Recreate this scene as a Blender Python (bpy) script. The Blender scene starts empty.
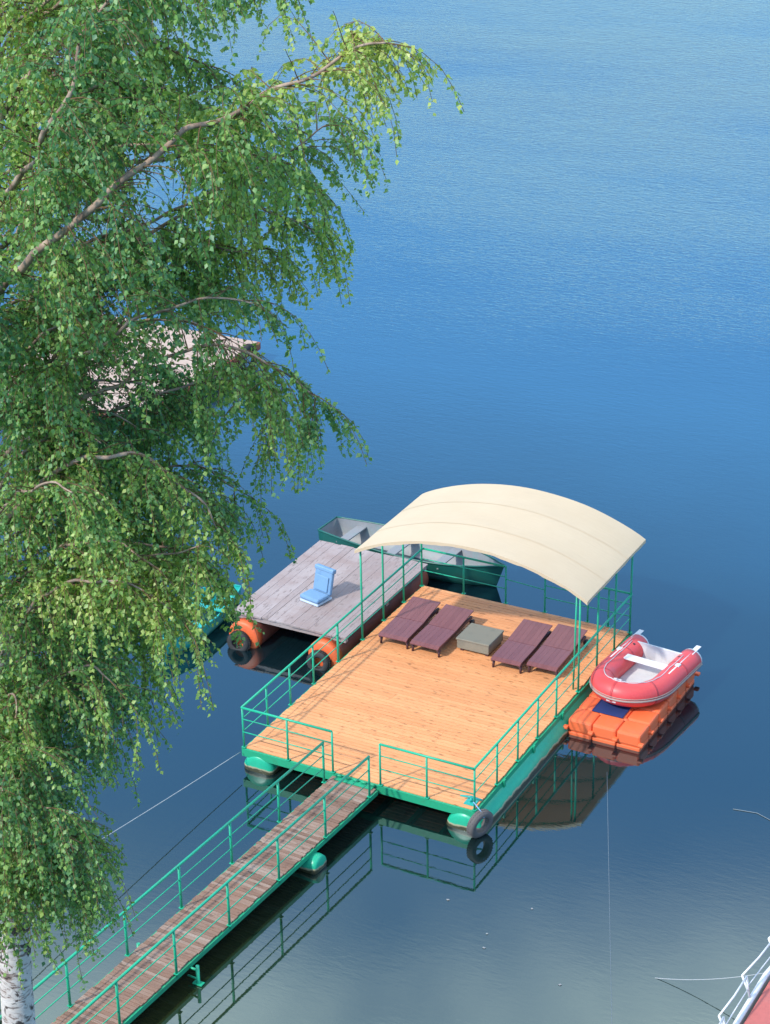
import bpy, math, random
import numpy as np
from mathutils import Vector, Matrix, noise as mnoise

R = math.radians
scene = bpy.context.scene
col = scene.collection
rng = random.Random(11)

# ------------------------------------------------------------------ camera
CAM = Vector((21.4454, -33.0999, 24.6080))
CR = Vector((0.88358846, 0.46795343, -0.01705965))
CU = Vector((-0.18614386, 0.38443934, 0.90418851))
CF = Vector((-0.42967651, 0.79575498, -0.42679282))
FPX = 2117.12
camd = bpy.data.cameras.new('camera')
cam = bpy.data.objects.new('camera', camd)
col.objects.link(cam)
cam.matrix_world = Matrix(((CR.x, CU.x, -CF.x, CAM.x), (CR.y, CU.y, -CF.y, CAM.y), (CR.z, CU.z, -CF.z, CAM.z), (0, 0, 0, 1)))
camd.sensor_fit = 'VERTICAL'
camd.sensor_height = 36
camd.lens = FPX * 36 / 1024
camd.clip_end = 3000
scene.camera = cam


def sight(px, py):
    return CR * ((px - 385) / FPX) - CU * ((py - 512) / FPX) + CF


def at(px, py, z):                     # ground plan of a sighted point, at a known height
    d = sight(px, py)
    return CAM + d * ((z - CAM.z) / d.z)


def reach(px, py, hd):                 # a sighted point, at a known horizontal distance
    d = sight(px, py)
    return CAM + d * (hd / math.hypot(d.x, d.y))


# ------------------------------------------------------------------ object helpers
ORIGIN = {}


def tag(o, label=None, cat=None, group=None, kind=None):
    if label: o['label'] = label
    if cat: o['category'] = cat
    if group: o['group'] = group
    if kind: o['kind'] = kind
    return o


def thing(name, loc, label, cat, group=None, rz=0.0):
    o = bpy.data.objects.new(name, None)
    o.empty_display_size = 0.2
    o.location = loc
    o.rotation_euler.z = rz
    col.objects.link(o)
    ORIGIN[o.name] = Vector(loc)
    return tag(o, label, cat, group)


class MB:
    """collects shapes (in world coordinates, or local if the parent is at the origin) for one mesh"""

    def __init__(self):
        self.v = []; self.f = []; self.s = []; self.mi = []; self.cur = 0

    def add(self, vs, fs, smooth=False):
        n = len(self.v)
        self.v += [tuple(v) for v in vs]
        self.f += [tuple(i + n for i in f) for f in fs]
        self.s += [smooth] * len(fs)
        self.mi += [self.cur] * len(fs)

    def box(self, a, b, rot=None, c=None):
        (x0, y0, z0), (x1, y1, z1) = a, b
        vs = [Vector(p) for p in ((x0, y0, z0), (x1, y0, z0), (x1, y1, z0), (x0, y1, z0), (x0, y0, z1), (x1, y0, z1), (x1, y1, z1), (x0, y1, z1))]
        if rot is not None:
            c = Vector(c) if c is not None else Vector()
            vs = [c + rot @ (v - c) for v in vs]
        self.add(vs, [(0, 3, 2, 1), (4, 5, 6, 7), (0, 1, 5, 4), (1, 2, 6, 5), (2, 3, 7, 6), (3, 0, 4, 7)])
        return self

    def bbox(self, a, b, ch=0.02):       # box with chamfered edges
        import bmesh
        bm = bmesh.new()
        bmesh.ops.create_cube(bm, size=1)
        a = Vector(a); b = Vector(b)
        for v in bm.verts:
            v.co = Vector(((a[i] + b[i]) / 2 + v.co[i] * (b[i] - a[i]) for i in range(3)))
        bmesh.ops.bevel(bm, geom=list(bm.edges), offset=ch, segments=2, profile=0.5, affect='EDGES')
        bm.verts.index_update()
        self.add([v.co.copy() for v in bm.verts], [[v.index for v in f.verts] for f in bm.faces], False)
        bm.free()
        return self

    def beam(self, p, q, w, h):          # rectangular bar between two points
        p = Vector(p); q = Vector(q)
        d = (q - p).normalized()
        up = Vector((0, 0, 1)) if abs(d.z) < 0.9 else Vector((0, 1, 0))
        s = d.cross(up).normalized() * (w / 2)
        u = s.cross(d).normalized() * (h / 2)
        vs = [p - s - u, p + s - u, p + s + u, p - s + u, q - s - u, q + s - u, q + s + u, q - s + u]
        self.add(vs, [(0, 1, 2, 3), (7, 6, 5, 4), (0, 4, 5, 1), (1, 5, 6, 2), (2, 6, 7, 3), (3, 7, 4, 0)])
        return self

    def tube(self, pts, r, n=8, closed=False, caps=True):
        pts = [Vector(p) for p in pts]
        m = len(pts)
        rs = r if isinstance(r, (list, tuple)) else [r] * m
        prev = None
        vs = []
        for i in range(m):
            if closed:
                d = pts[(i + 1) % m] - pts[i - 1]
            else:
                d = pts[min(i + 1, m - 1)] - pts[max(i - 1, 0)]
            d.normalize()
            if prev is None:
                up = Vector((0, 0, 1)) if abs(d.z) < 0.9 else Vector((1, 0, 0))
                s = d.cross(up).normalized()
            else:
                s = (prev - d * prev.dot(d)).normalized()
            prev = s
            u = s.cross(d)
            for k in range(n):
                a = 2 * math.pi * k / n
                vs.append(pts[i] + (s * math.cos(a) + u * math.sin(a)) * rs[i])
        fs = []
        for i in range(m if closed else m - 1):
            j = (i + 1) % m
            for k in range(n):
                l = (k + 1) % n
                fs.append((i * n + k, i * n + l, j * n + l, j * n + k))
        self.add(vs, fs, True)
        if caps and not closed:
            b = len(self.v) - len(vs)
            self.f += [tuple(b + k for k in range(n))[::-1], tuple(b + (m - 1) * n + k for k in range(n))]
            self.s += [False, False]; self.mi += [self.cur] * 2
        return self

    def lathe(self, prof, c, ax, n=28):  # profile [(along, radius)] turned about an axis
        ax = Vector(ax).normalized(); c = Vector(c)
        up = Vector((0, 0, 1)) if abs(ax.z) < 0.9 else Vector((1, 0, 0))
        s = ax.cross(up).normalized(); u = s.cross(ax)
        vs = []
        for (t, rr) in prof:
            for k in range(n):
                a = 2 * math.pi * k / n
                vs.append(c + ax * t + (s * math.cos(a) + u * math.sin(a)) * rr)
        fs = []
        for i in range(len(prof) - 1):
            for k in range(n):
                l = (k + 1) % n
                fs.append((i * n + k, i * n + l, (i + 1) * n + l, (i + 1) * n + k))
        self.add(vs, fs, True)
        return self

    def torus(self, c, ax, R_, r_, n=32, m=12, flat=1.0):
        ax = Vector(ax).normalized(); c = Vector(c)
        up = Vector((0, 0, 1)) if abs(ax.z) < 0.9 else Vector((1, 0, 0))
        s = ax.cross(up).normalized(); u = s.cross(ax)
        vs = []
        for i in range(n):
            a = 2 * math.pi * i / n
            e = s * math.cos(a) + u * math.sin(a)
            for k in range(m):
                b = 2 * math.pi * k / m
                vs.append(c + e * (R_ + r_ * math.cos(b)) + ax * (r_ * flat * math.sin(b)))
        fs = [(i * m + k, ((i + 1) % n) * m + k, ((i + 1) % n) * m + (k + 1) % m, i * m + (k + 1) % m) for i in range(n) for k in range(m)]
        self.add(vs, fs, True)
        return self

    def build(self, name, mats, parent=None):
        me = bpy.data.meshes.new(name)
        off = ORIGIN[parent.name] if parent is not None else Vector()
        me.from_pydata([Vector(v) - off for v in self.v], [], self.f)
        me.polygons.foreach_set('use_smooth', self.s)
        me.polygons.foreach_set('material_index', self.mi)
        for m in (mats if isinstance(mats, (list, tuple)) else [mats]):
            me.materials.append(m)
        me.update()
        import bmesh
        bm = bmesh.new(); bm.from_mesh(me)
        bmesh.ops.recalc_face_normals(bm, faces=list(bm.faces))
        bm.to_mesh(me); bm.free()
        o = bpy.data.objects.new(name, me)
        col.objects.link(o)
        if parent is not None:
            o.parent = parent
            ORIGIN[o.name] = off
        else:
            ORIGIN[o.name] = Vector()
        return o


def copy_tree(o, parent=None):
    c = o.copy()
    col.objects.link(c)
    if parent is not None:
        c.parent = parent
        c.matrix_parent_inverse = o.matrix_parent_inverse
    for ch in [x for x in list(col.objects) if x.parent == o]:
        copy_tree(ch, c)
    return c


# ------------------------------------------------------------------ materials
class NT:
    def __init__(self, name):
        self.m = bpy.data.materials.new(name)
        self.m.use_nodes = True
        self.t = self.m.node_tree
        self.b = self.t.nodes['Principled BSDF']
        self.out = self.t.nodes['Material Output']

    def n(self, typ, **kw):
        nd = self.t.nodes.new(typ)
        for k, v in kw.items():
            if k in nd.inputs.keys(): nd.inputs[k].default_value = v
            else: setattr(nd, k, v)
        return nd

    def l(self, a, b):
        self.t.links.new(a, b)

    def coord(self, scale=(1, 1, 1), kind='Object', rot=(0, 0, 0)):
        tc = self.n('ShaderNodeTexCoord')
        mp = self.n('ShaderNodeMapping')
        mp.inputs['Scale'].default_value = scale
        mp.inputs['Rotation'].default_value = rot
        self.l(tc.outputs[kind], mp.inputs['Vector'])
        return mp.outputs['Vector']

    def noise(self, vec, scale, detail=4, rough=0.55, dist=0.0):
        nd = self.n('ShaderNodeTexNoise')
        nd.inputs['Scale'].default_value = scale
        nd.inputs['Detail'].default_value = detail
        nd.inputs['Roughness'].default_value = rough
        nd.inputs['Distortion'].default_value = dist
        self.l(vec, nd.inputs['Vector'])
        return nd.outputs['Fac']

    def ramp(self, fac, stops):
        nd = self.n('ShaderNodeValToRGB')
        e = nd.color_ramp.elements
        while len(e) < len(stops): e.new(0.5)
        for i, (p, c) in enumerate(stops):
            e[i].position = p
            e[i].color = (*c, 1) if len(c) == 3 else c
        self.l(fac, nd.inputs['Fac'])
        return nd.outputs['Color']

    def mix(self, fac, a, b, blend='MIX'):
        nd = self.n('ShaderNodeMix', data_type='RGBA', blend_type=blend)
        for sock, val in ((nd.inputs[0], fac), (nd.inputs[6], a), (nd.inputs[7], b)):
            if hasattr(val, 'links') or hasattr(val, 'is_linked'): self.l(val, sock)
            elif isinstance(val, (int, float)): sock.default_value = val
            else: sock.default_value = (*val, 1)
        return nd.outputs[2]

    def math(self, op, a, b=0.0, c=None, clamp=False):
        nd = self.n('ShaderNodeMath', operation=op)
        nd.use_clamp = clamp
        for i, val in enumerate((a, b) if c is None else (a, b, c)):
            if hasattr(val, 'is_linked'): self.l(val, nd.inputs[i])
            else: nd.inputs[i].default_value = val
        return nd.outputs[0]

    def bump(self, h, strength=0.3, dist=0.02):
        nd = self.n('ShaderNodeBump')
        nd.inputs['Strength'].default_value = strength
        nd.inputs['Distance'].default_value = dist
        self.l(h, nd.inputs['Height'])
        self.l(nd.outputs['Normal'], self.b.inputs['Normal'])
        return nd

    def island(self):
        return self.n('ShaderNodeNewGeometry').outputs['Random Per Island']

    def base(self, c, rough=0.5, metal=0.0, spec=0.5):
        if hasattr(c, 'is_linked'): self.l(c, self.b.inputs['Base Color'])
        else: self.b.inputs['Base Color'].default_value = (*c, 1)
        if hasattr(rough, 'is_linked'): self.l(rough, self.b.inputs['Roughness'])
        else: self.b.inputs['Roughness'].default_value = rough
        self.b.inputs['Metallic'].default_value = metal
        self.b.inputs['Specular IOR Level'].default_value = spec
        return self


def painted(name, c, dirt, rough=0.45, amount=0.35, scale=3.0):
    t = NT(name)
    v = t.coord()
    n1 = t.noise(v, scale, 6, 0.65)
    n2 = t.noise(v, scale * 9, 4, 0.6)
    f = t.math('MULTIPLY', t.ramp(n1, [(0.52, (0, 0, 0)), (0.72, (1, 1, 1))]), amount)
    c1 = t.mix(f, c, dirt)
    c2 = t.mix(0.18, c1, t.ramp(n2, [(0.3, (0.55, 0.55, 0.55)), (0.7, (1.2, 1.2, 1.2))]), 'MULTIPLY')
    t.base(c2, t.math('MULTIPLY_ADD', n2, 0.25, rough - 0.12))
    t.bump(n2, 0.12, 0.004)
    return t.m


M = {}
M['green'] = painted('green_paint', (0.014, 0.395, 0.215), (0.06, 0.23, 0.12), 0.42, 0.5, 2.2)
M['green_dark'] = painted('green_frame_paint', (0.012, 0.33, 0.16), (0.05, 0.15, 0.07), 0.5, 0.6, 1.8)
M['white'] = painted('white_paint', (0.74, 0.73, 0.72), (0.42, 0.36, 0.30), 0.4, 0.35, 2.5)
M['red_deck'] = painted('red_deck_paint', (0.50, 0.13, 0.11), (0.42, 0.17, 0.15), 0.6, 0.6, 1.4)
M['boat_green'] = painted('boat_green_paint', (0.010, 0.105, 0.085), (0.03, 0.06, 0.05), 0.35, 0.5, 1.6)
M['teal_boat'] = painted('teal_boat_paint', (0.02, 0.42, 0.36), (0.05, 0.25, 0.2), 0.4, 0.4, 2)
M['lining'] = painted('boat_lining', (0.25, 0.25, 0.255), (0.18, 0.29, 0.27), 0.55, 0.6, 2.2)
M['orange_end'] = painted('orange_tank_paint', (0.78, 0.13, 0.035), (0.30, 0.09, 0.05), 0.5, 0.6, 2.8)
M['rust_tank'] = painted('rusty_tank_paint', (0.30, 0.075, 0.045), (0.10, 0.05, 0.035), 0.65, 0.8, 2.4)
M['grey_box'] = painted('grey_box_surface', (0.235, 0.215, 0.16), (0.13, 0.125, 0.10), 0.6, 0.4, 4)
M['dull_teal'] = painted('dull_teal_paint', (0.04, 0.15, 0.20), (0.04, 0.10, 0.13), 0.5, 0.5, 3)
M['blue_seat'] = painted('blue_vinyl', (0.17, 0.30, 0.47), (0.10, 0.19, 0.32), 0.45, 0.5, 5)
M['pale_vinyl'] = painted('pale_vinyl', (0.52, 0.60, 0.70), (0.3, 0.34, 0.4), 0.5, 0.4, 5)
M['dinghy_red'] = painted('red_dinghy_fabric', (0.70, 0.07, 0.07), (0.58, 0.10, 0.10), 0.42, 0.35, 2.5)
M['dinghy_seam'] = painted('dinghy_seam_fabric', (0.50, 0.045, 0.05), (0.42, 0.06, 0.06), 0.5, 0.35, 3)
M['dinghy_grey'] = painted('grey_dinghy_fabric', (0.60, 0.60, 0.60), (0.40, 0.39, 0.38), 0.5, 0.4, 4)
M['dinghy_strake'] = painted('dinghy_rubbing_strip', (0.36, 0.28, 0.24), (0.2, 0.16, 0.14), 0.55, 0.3, 4)
M['dock_orange'] = painted('orange_dock_plastic', (0.86, 0.150, 0.045), (0.74, 0.18, 0.09), 0.5, 0.55, 2.4)
M['blue_mat'] = painted('blue_mat_fabric', (0.012, 0.03, 0.13), (0.03, 0.05, 0.12), 0.8, 0.3, 6)
M['rubber'] = painted('tyre_rubber', (0.030, 0.028, 0.028), (0.11, 0.10, 0.095), 0.75, 0.6, 4)
M['rubber_pale'] = painted('dusty_tyre_rubber', (0.12, 0.105, 0.10), (0.20, 0.17, 0.155), 0.8, 0.6, 5)
M['rope_white'] = painted('pale_rope', (0.36, 0.38, 0.39), (0.22, 0.23, 0.23), 0.8, 0.4, 8)
M['rope_grey'] = painted('wet_grey_line', (0.16, 0.20, 0.23), (0.10, 0.13, 0.15), 0.8, 0.4, 8)
M['rope_blue'] = painted('blue_rope', (0.20, 0.36, 0.55), (0.3, 0.33, 0.36), 0.8, 0.4, 8)
M['plastic_black'] = painted('dark_plastic', (0.022, 0.018, 0.02), (0.05, 0.04, 0.04), 0.5, 0.3, 5)
M['lounger_frame'] = painted('lounger_frame_plastic', (0.075, 0.032, 0.038), (0.10, 0.05, 0.05), 0.45, 0.4, 4)


def wood(name, stops, along, grain=1.0, knots=0.5, wear=None, rough=0.6, isl=0.5):
    """boards: colour per board, grain along one axis, knots and worn patches"""
    t = NT(name)
    sc = (1.2, 22, 22) if along == 'x' else (22, 1.2, 22)
    v = t.coord(sc)
    g = t.noise(v, 1.6 * grain, 5, 0.6, 0.4)
    r = t.island()
    f = t.math('ADD', t.math('MULTIPLY', g, 1 - isl), t.math('MULTIPLY', r, isl))
    c = t.ramp(f, stops)
    v2 = t.coord((3.0, 11, 11) if along == 'x' else (11, 3.0, 11))
    k = t.noise(v2, 1.5, 3, 0.5)
    kf = t.math('MULTIPLY', t.ramp(k, [(0.59, (0, 0, 0)), (0.70, (1, 1, 1))]), knots)
    c = t.mix(kf, c, tuple(x * 0.45 for x in stops[0][1]))
    big = t.noise(t.coord((0.5, 0.8, 1)), 1.5, 6, 0.68)
    if wear:
        c = t.mix(t.ramp(big, [(0.45, (0, 0, 0)), (0.66, (0.75, 0.75, 0.75))]), c, wear)
    else:
        c = t.mix(0.5, c, t.ramp(big, [(0.28, (0.74, 0.73, 0.70)), (0.5, (0.99, 0.98, 0.97)), (0.7, (1.07, 1.05, 1.04))]), 'MULTIPLY')
    t.base(c, rough, spec=0.3)
    t.bump(g, 0.25, 0.006)
    return t.m


M['deck_wood'] = wood('orange_deck_boards', [(0.15, (0.67, 0.275, 0.110)), (0.5, (0.725, 0.315, 0.130)), (0.85, (0.77, 0.355, 0.152))], 'x', 1.0, 0.8)
M['walk_wood'] = wood('worn_gangway_boards', [(0.1, (0.12, 0.066, 0.046)), (0.4, (0.23, 0.135, 0.095)), (0.65, (0.31, 0.21, 0.16)), (0.95, (0.41, 0.33, 0.27))], 'x', 1.3, 0.75, (0.27, 0.15, 0.10), 0.75, 0.5)
M['grey_wood'] = wood('weathered_grey_boards', [(0.1, (0.25, 0.19, 0.175)), (0.5, (0.355, 0.285, 0.27)), (0.9, (0.44, 0.37, 0.355))], 'y', 0.9, 0.55, (0.30, 0.215, 0.195), 0.8, 0.35)
M['pink_wood'] = wood('faded_pink_boards', [(0.1, (0.42, 0.29, 0.23)), (0.5, (0.49, 0.36, 0.285)), (0.9, (0.56, 0.43, 0.35))], 'x', 0.9, 0.3, (0.45, 0.31, 0.25), 0.8, 0.4)
M['lounger'] = wood('purple_brown_slats', [(0.1, (0.165, 0.063, 0.068)), (0.5, (0.205, 0.082, 0.088)), (0.9, (0.24, 0.10, 0.104))], 'y', 1.0, 0.1, None, 0.38, 0.3)


def float_paint(name, c, algae, lo=0.0, hi=0.16):
    """tank paint with a band of algae and rust up to the waterline mark"""
    t = NT(name)
    geo = t.n('ShaderNodeNewGeometry')
    sep = t.n('ShaderNodeSeparateXYZ')
    t.l(geo.outputs['Position'], sep.inputs['Vector'])
    n1 = t.noise(t.coord(), 4, 5, 0.6)
    h = t.math('ADD', sep.outputs['Z'], t.math('MULTIPLY_ADD', n1, 0.14, -0.07))
    mr = t.n('ShaderNodeMapRange')
    mr.inputs['From Min'].default_value = lo; mr.inputs['From Max'].default_value = hi
    t.l(h, mr.inputs['Value'])
    rust = t.ramp(mr.outputs['Result'], [(0.0, algae), (0.4, algae), (0.62, (0.42, 0.36, 0.22)), (0.8, c), (1.0, c)])
    c2 = t.mix(0.2, rust, t.ramp(t.noise(t.coord(), 9, 5, 0.65), [(0.3, (0.5, 0.5, 0.5)), (0.7, (1.15, 1.15, 1.15))]), 'MULTIPLY')
    t.base(c2, 0.35)
    t.bump(n1, 0.2, 0.02)
    return t.m


M['float'] = float_paint('green_float_paint', (0.015, 0.40, 0.225), (0.06, 0.055, 0.025))
M['float_side'] = M['float']


def tarp():
    t = NT('cream_tarpaulin')
    v = t.coord()
    n1 = t.noise(v, 0.9, 5, 0.6)
    n2 = t.noise(t.coord((2, 9, 2)), 1.2, 3, 0.5)
    c = t.ramp(n1, [(0.3, (0.60, 0.462, 0.305)), (0.7, (0.635, 0.497, 0.335))])
    t.base(c, 0.65, spec=0.25)
    t.bump(n2, 0.15, 0.03)
    tr = t.n('ShaderNodeBsdfTranslucent')
    t.l(c, tr.inputs['Color'])
    mx = t.n('ShaderNodeMixShader')
    mx.inputs[0].default_value = 0.07
    t.l(t.b.outputs[0], mx.inputs[1]); t.l(tr.outputs[0], mx.inputs[2])
    t.l(mx.outputs[0], t.out.inputs['Surface'])
    return t.m


M['tarp'] = tarp()
M['tarp_seam'] = painted('tarpaulin_seam', (0.59, 0.465, 0.318), (0.54, 0.43, 0.30), 0.7, 0.4, 3)


def leaf_mat(name, dark, mid, light, yellow):
    t = NT(name)
    r = t.island()
    big = t.noise(t.coord(), 0.55, 3, 0.55)
    f = t.math('ADD', t.math('MULTIPLY', r, 0.45), t.math('MULTIPLY_ADD', big, 1.5, -0.50))
    c = t.ramp(f, [(0.12, dark), (0.45, mid), (0.75, light), (0.97, yellow)])
    t.base(c, 0.45, spec=0.6)
    tr = t.n('ShaderNodeBsdfTranslucent')
    hs = t.n('ShaderNodeHueSaturation', Saturation=1.15, Value=1.25)
    t.l(c, hs.inputs['Color'])
    t.l(hs.outputs[0], tr.inputs['Color'])
    mx = t.n('ShaderNodeMixShader')
    mx.inputs[0].default_value = 0.45
    t.l(t.b.outputs[0], mx.inputs[1]); t.l(tr.outputs[0], mx.inputs[2])
    t.l(mx.outputs[0], t.out.inputs['Surface'])
    return t.m


M['leaf'] = leaf_mat('birch_leaves', (0.105, 0.245, 0.105), (0.225, 0.39, 0.105), (0.43, 0.54, 0.13), (0.58, 0.61, 0.20))
M['shrub_leaf'] = leaf_mat('shrub_leaves', (0.025, 0.06, 0.022), (0.045, 0.095, 0.025), (0.07, 0.13, 0.03), (0.1, 0.15, 0.04))


def bark():
    t = NT('white_birch_bark')
    v = t.coord((1.0, 1.0, 2.6), rot=(0.35, 0.25, 0))
    n1 = t.noise(v, 3.0, 6, 0.62, 1.6)
    n2 = t.noise(t.coord((1, 1, 1)), 3.0, 4, 0.6, 1.6)
    c = t.ramp(n1, [(0.32, (0.05, 0.035, 0.03)), (0.40, (0.28, 0.20, 0.17)), (0.46, (0.60, 0.52, 0.47)), (0.75, (0.74, 0.66, 0.60))])
    c = t.mix(t.ramp(n2, [(0.565, (0, 0, 0)), (0.62, (0.95, 0.95, 0.95))]), c, (0.055, 0.04, 0.035))
    t.base(c, 0.75, spec=0.2)
    t.bump(n1, 0.5, 0.03)
    return t.m


def limb_bark():
    t = NT('pale_limb_bark')
    n1 = t.noise(t.coord(), 7, 5, 0.6)
    t.base(t.ramp(n1, [(0.3, (0.16, 0.10, 0.075)), (0.6, (0.40, 0.28, 0.21)), (0.8, (0.50, 0.38, 0.30))]), 0.8, spec=0.2)
    return t.m


M['bark'] = bark()
M['limb'] = limb_bark()
tw = NT('twig_bark'); tw.base((0.16, 0.095, 0.05), 0.8, spec=0.2); M['twig'] = tw.m


def ground_mat():
    t = NT('grassy_bank')
    n1 = t.noise(t.coord(), 0.8, 6, 0.65)
    n2 = t.noise(t.coord(), 9, 5, 0.7)
    c = t.ramp(n1, [(0.3, (0.07, 0.055, 0.03)), (0.5, (0.06, 0.09, 0.03)), (0.75, (0.09, 0.13, 0.035))])
    c = t.mix(0.6, c, t.ramp(n2, [(0.3, (0.4, 0.4, 0.4)), (0.7, (1.2, 1.2, 1.2))]), 'MULTIPLY')
    t.base(c, 0.95, spec=0.1)
    t.bump(n2, 0.8, 0.1)
    return t.m


M['ground'] = ground_mat()


def water_mat():
    t = NT('lake_water')
    geo = t.n('ShaderNodeNewGeometry')
    sep = t.n('ShaderNodeSeparateXYZ')
    t.l(geo.outputs['Position'], sep.inputs['Vector'])
    X, Y = sep.outputs['X'], sep.outputs['Y']
    big = t.noise(t.coord((1, 1, 1)), 0.16, 5, 0.6)
    # water colour: murky olive over the shallows by the bank, blue further out
    d = t.math('ADD', Y, t.math('MULTIPLY_ADD', big, 6.0, -3.0))
    mr = t.n('ShaderNodeMapRange')
    mr.inputs['From Min'].default_value = -11; mr.inputs['From Max'].default_value = 60
    t.l(d, mr.inputs['Value'])
    c = t.ramp(mr.outputs['Result'], [(0.0, (0.030, 0.036, 0.010)), (0.07, (0.014, 0.022, 0.009)), (0.16, (0.003, 0.010, 0.011)), (0.30, (0.003, 0.013, 0.020)), (0.48, (0.012, 0.064, 0.118)), (0.75, (0.008, 0.050, 0.105)), (1.0, (0.006, 0.028, 0.075))])
    t.base(c, 0.015)
    t.b.inputs['IOR'].default_value = 2.45
    t.b.inputs['Specular Tint'].default_value = (0.70, 0.93, 1.0, 1)
    # ripples: nearly a mirror in the lee of the bank, wind-ruffled further out
    a1 = t.noise(t.coord((1.0, 2.6, 1), rot=(0, 0, R(-28))), 2.0, 4, 0.6, 0.3)
    a2 = t.noise(t.coord((1.0, 3.2, 1), rot=(0, 0, R(-40))), 4.2, 3, 0.55, 0.2)
    a3 = t.noise(t.coord((1.0, 1.6, 1), rot=(0, 0, R(-20))), 0.5, 3, 0.5)
    ruf = t.noise(t.coord((1.0, 1.9, 1), rot=(0, 0, R(-30))), 0.045, 3, 0.55)
    mr2 = t.n('ShaderNodeMapRange', interpolation_type='SMOOTHSTEP')
    mr2.inputs['From Min'].default_value = 6; mr2.inputs['From Max'].default_value = 62
    t.l(t.math('ADD', Y, t.math('MULTIPLY', X, -0.45)), mr2.inputs['Value'])
    amp = t.math('MULTIPLY_ADD', t.math('MULTIPLY', mr2.outputs['Result'], t.ramp(ruf, [(0.34, (0.40, 0.40, 0.40)), (0.62, (0.95, 0.95, 0.95))])), 1.0, 0.010)
    h = t.math('ADD', t.math('ADD', t.math('MULTIPLY', a1, 0.55), t.math('MULTIPLY', a2, 0.34)), t.math('MULTIPLY', a3, 0.35))
    bp = t.bump(t.math('MULTIPLY', h, amp), 1.0, 0.10)
    return t.m


M['water'] = water_mat()

# ------------------------------------------------------------------ setting
WATER_Z = 0.0


def sheet(name, x0, x1, y0, y1, nx, ny, zf, m):
    vs = []; fs = []
    for j in range(ny + 1):
        for i in range(nx + 1):
            x = x0 + (x1 - x0) * i / nx; y = y0 + (y1 - y0) * j / ny
            vs.append((x, y, zf(x, y)))
    for j in range(ny):
        for i in range(nx):
            a = j * (nx + 1) + i
            fs.append((a, a + 1, a + nx + 2, a + nx + 1))
    b = MB(); b.add(vs, fs, True)
    o = b.build(name, m)
    return tag(o, kind='structure')


sheet('water', -900, 900, -70, 1500, 4, 4, lambda x, y: 0.0, M['water'])


def bank_z(x, y):
    s = -10.6 - 0.06 * (x - 2) + 0.8 * mnoise.noise(Vector((x * 0.15, 3.1, 0))) - y
    z = s * 0.72 if s < 7 else 7 * 0.72 + (s - 7) * 0.22
    if s < 0: z = s * 0.4
    return z + 0.25 * mnoise.noise(Vector((x * 0.5, y * 0.5, 1.7))) - 0.12


sheet('ground', -60, 90, -70, -6.5, 150, 64, bank_z, M['ground'])

# ------------------------------------------------------------------ main pontoon
D = 0.493
W, L = 5.53, 8.51
pon = thing('floating_pontoon', (W / 2, L / 2, 0), 'large floating platform with orange board deck, green railings and cream arched awning', 'pontoon')
b = MB()
nb = 70
pitch = L / nb
for i in range(nb):
    y0 = i * pitch
    dz = rng.uniform(-0.002, 0.002)
    seam = rng.choice([None, 1.9, 2.8, 3.6])
    y1 = y0 + pitch - 0.009
    xa, xb = 0.03 - rng.uniform(0, .02), W - 0.03 + rng.uniform(0, .02)
    cuts = [xa] + ([seam] if seam else []) + [xb]
    for k in range(len(cuts) - 1):
        b.box((cuts[k] + 0.002, y0 + 0.004, D - 0.035 + dz), (cuts[k + 1] - 0.002, y1, D + dz))
b.build('deck', M['deck_wood'], pon)
b = MB()
fz0, fz1 = 0.30, 0.452
b.box((-0.03, -0.06, fz0), (W + 0.03, -0.002, fz1 + 0.025))
b.box((-0.03, L + 0.002, fz0), (W + 0.03, L + 0.06, fz1))
b.box((-0.03, 0.0, fz0 + 0.003), (0.03, L, fz1 - 0.003))
b.box((W - 0.03, 0.0, fz0 + 0.003), (W + 0.03, L, fz1 - 0.003))
for x in np.linspace(0.8, W - 0.8, 6):
    b.box((x - 0.04, 0.0, fz0 + 0.02), (x + 0.04, L, fz1 - 0.01))
b.build('deck_frame', M['green_dark'], pon)


def tank(parent, x, y0, y1, z, r, mat, name='float', capmat=None):
    t = MB()
    t.lathe([(0, 0.0), (0.0, r * 0.55), (0.02, r * 0.80), (0.07, r * 0.96), (0.14, r), (y1 - y0 - 0.14, r), (y1 - y0 - 0.05, r * 0.93), (y1 - y0, r * 0.6), (y1 - y0, 0.0)], (x, y0, z), (0, 1, 0), 36)
    return t.build(name, mat, parent)


tank(pon, 0.36, -0.10, L - 0.1, 0.04, 0.38, M['float'])
tank(pon, W - 0.21, -0.12, L - 0.1, -0.03, 0.43, M['float'])

POST_H = 1.0
left_y = [0.0, 1.0, 2.0, 3.05, 4.2]
can_y = [5.38, 6.45, 7.5, 8.47]
right_y = [0.0, 1.08, 2.12, 3.15, 4.15]


def rail(parent, p, q, posts, mids=(0.40, 0.72), r=0.027, z=D, h=POST_H, name='railing', pr=0.024, post_h=None, thick=()):
    """one run of railing: top and middle rails are its own mesh, each post is a sub-part"""
    p = Vector(p); q = Vector(q)
    m = MB()
    m.tube([p + Vector((0, 0, h)), q + Vector((0, 0, h))], r, 8)
    for f in mids:
        m.tube([p + Vector((0, 0, h * f)), q + Vector((0, 0, h * f))], 0.0125, 6)
    o = m.build(name, M['green'], parent)
    for i, s in enumerate(posts):
        a = Vector(s)
        k = MB()
        w = 0.030 if i in thick else pr
        k.tube([a + Vector((0, 0, -0.07)), a + Vector((0, 0, h - 0.004))], w, 8)
        k.box((a.x - 0.045, a.y - 0.045, a.z + 0.002), (a.x + 0.045, a.y + 0.045, a.z + 0.012))
        k.build('post', M['green'], o)
    return o


e = 0.0
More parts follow.
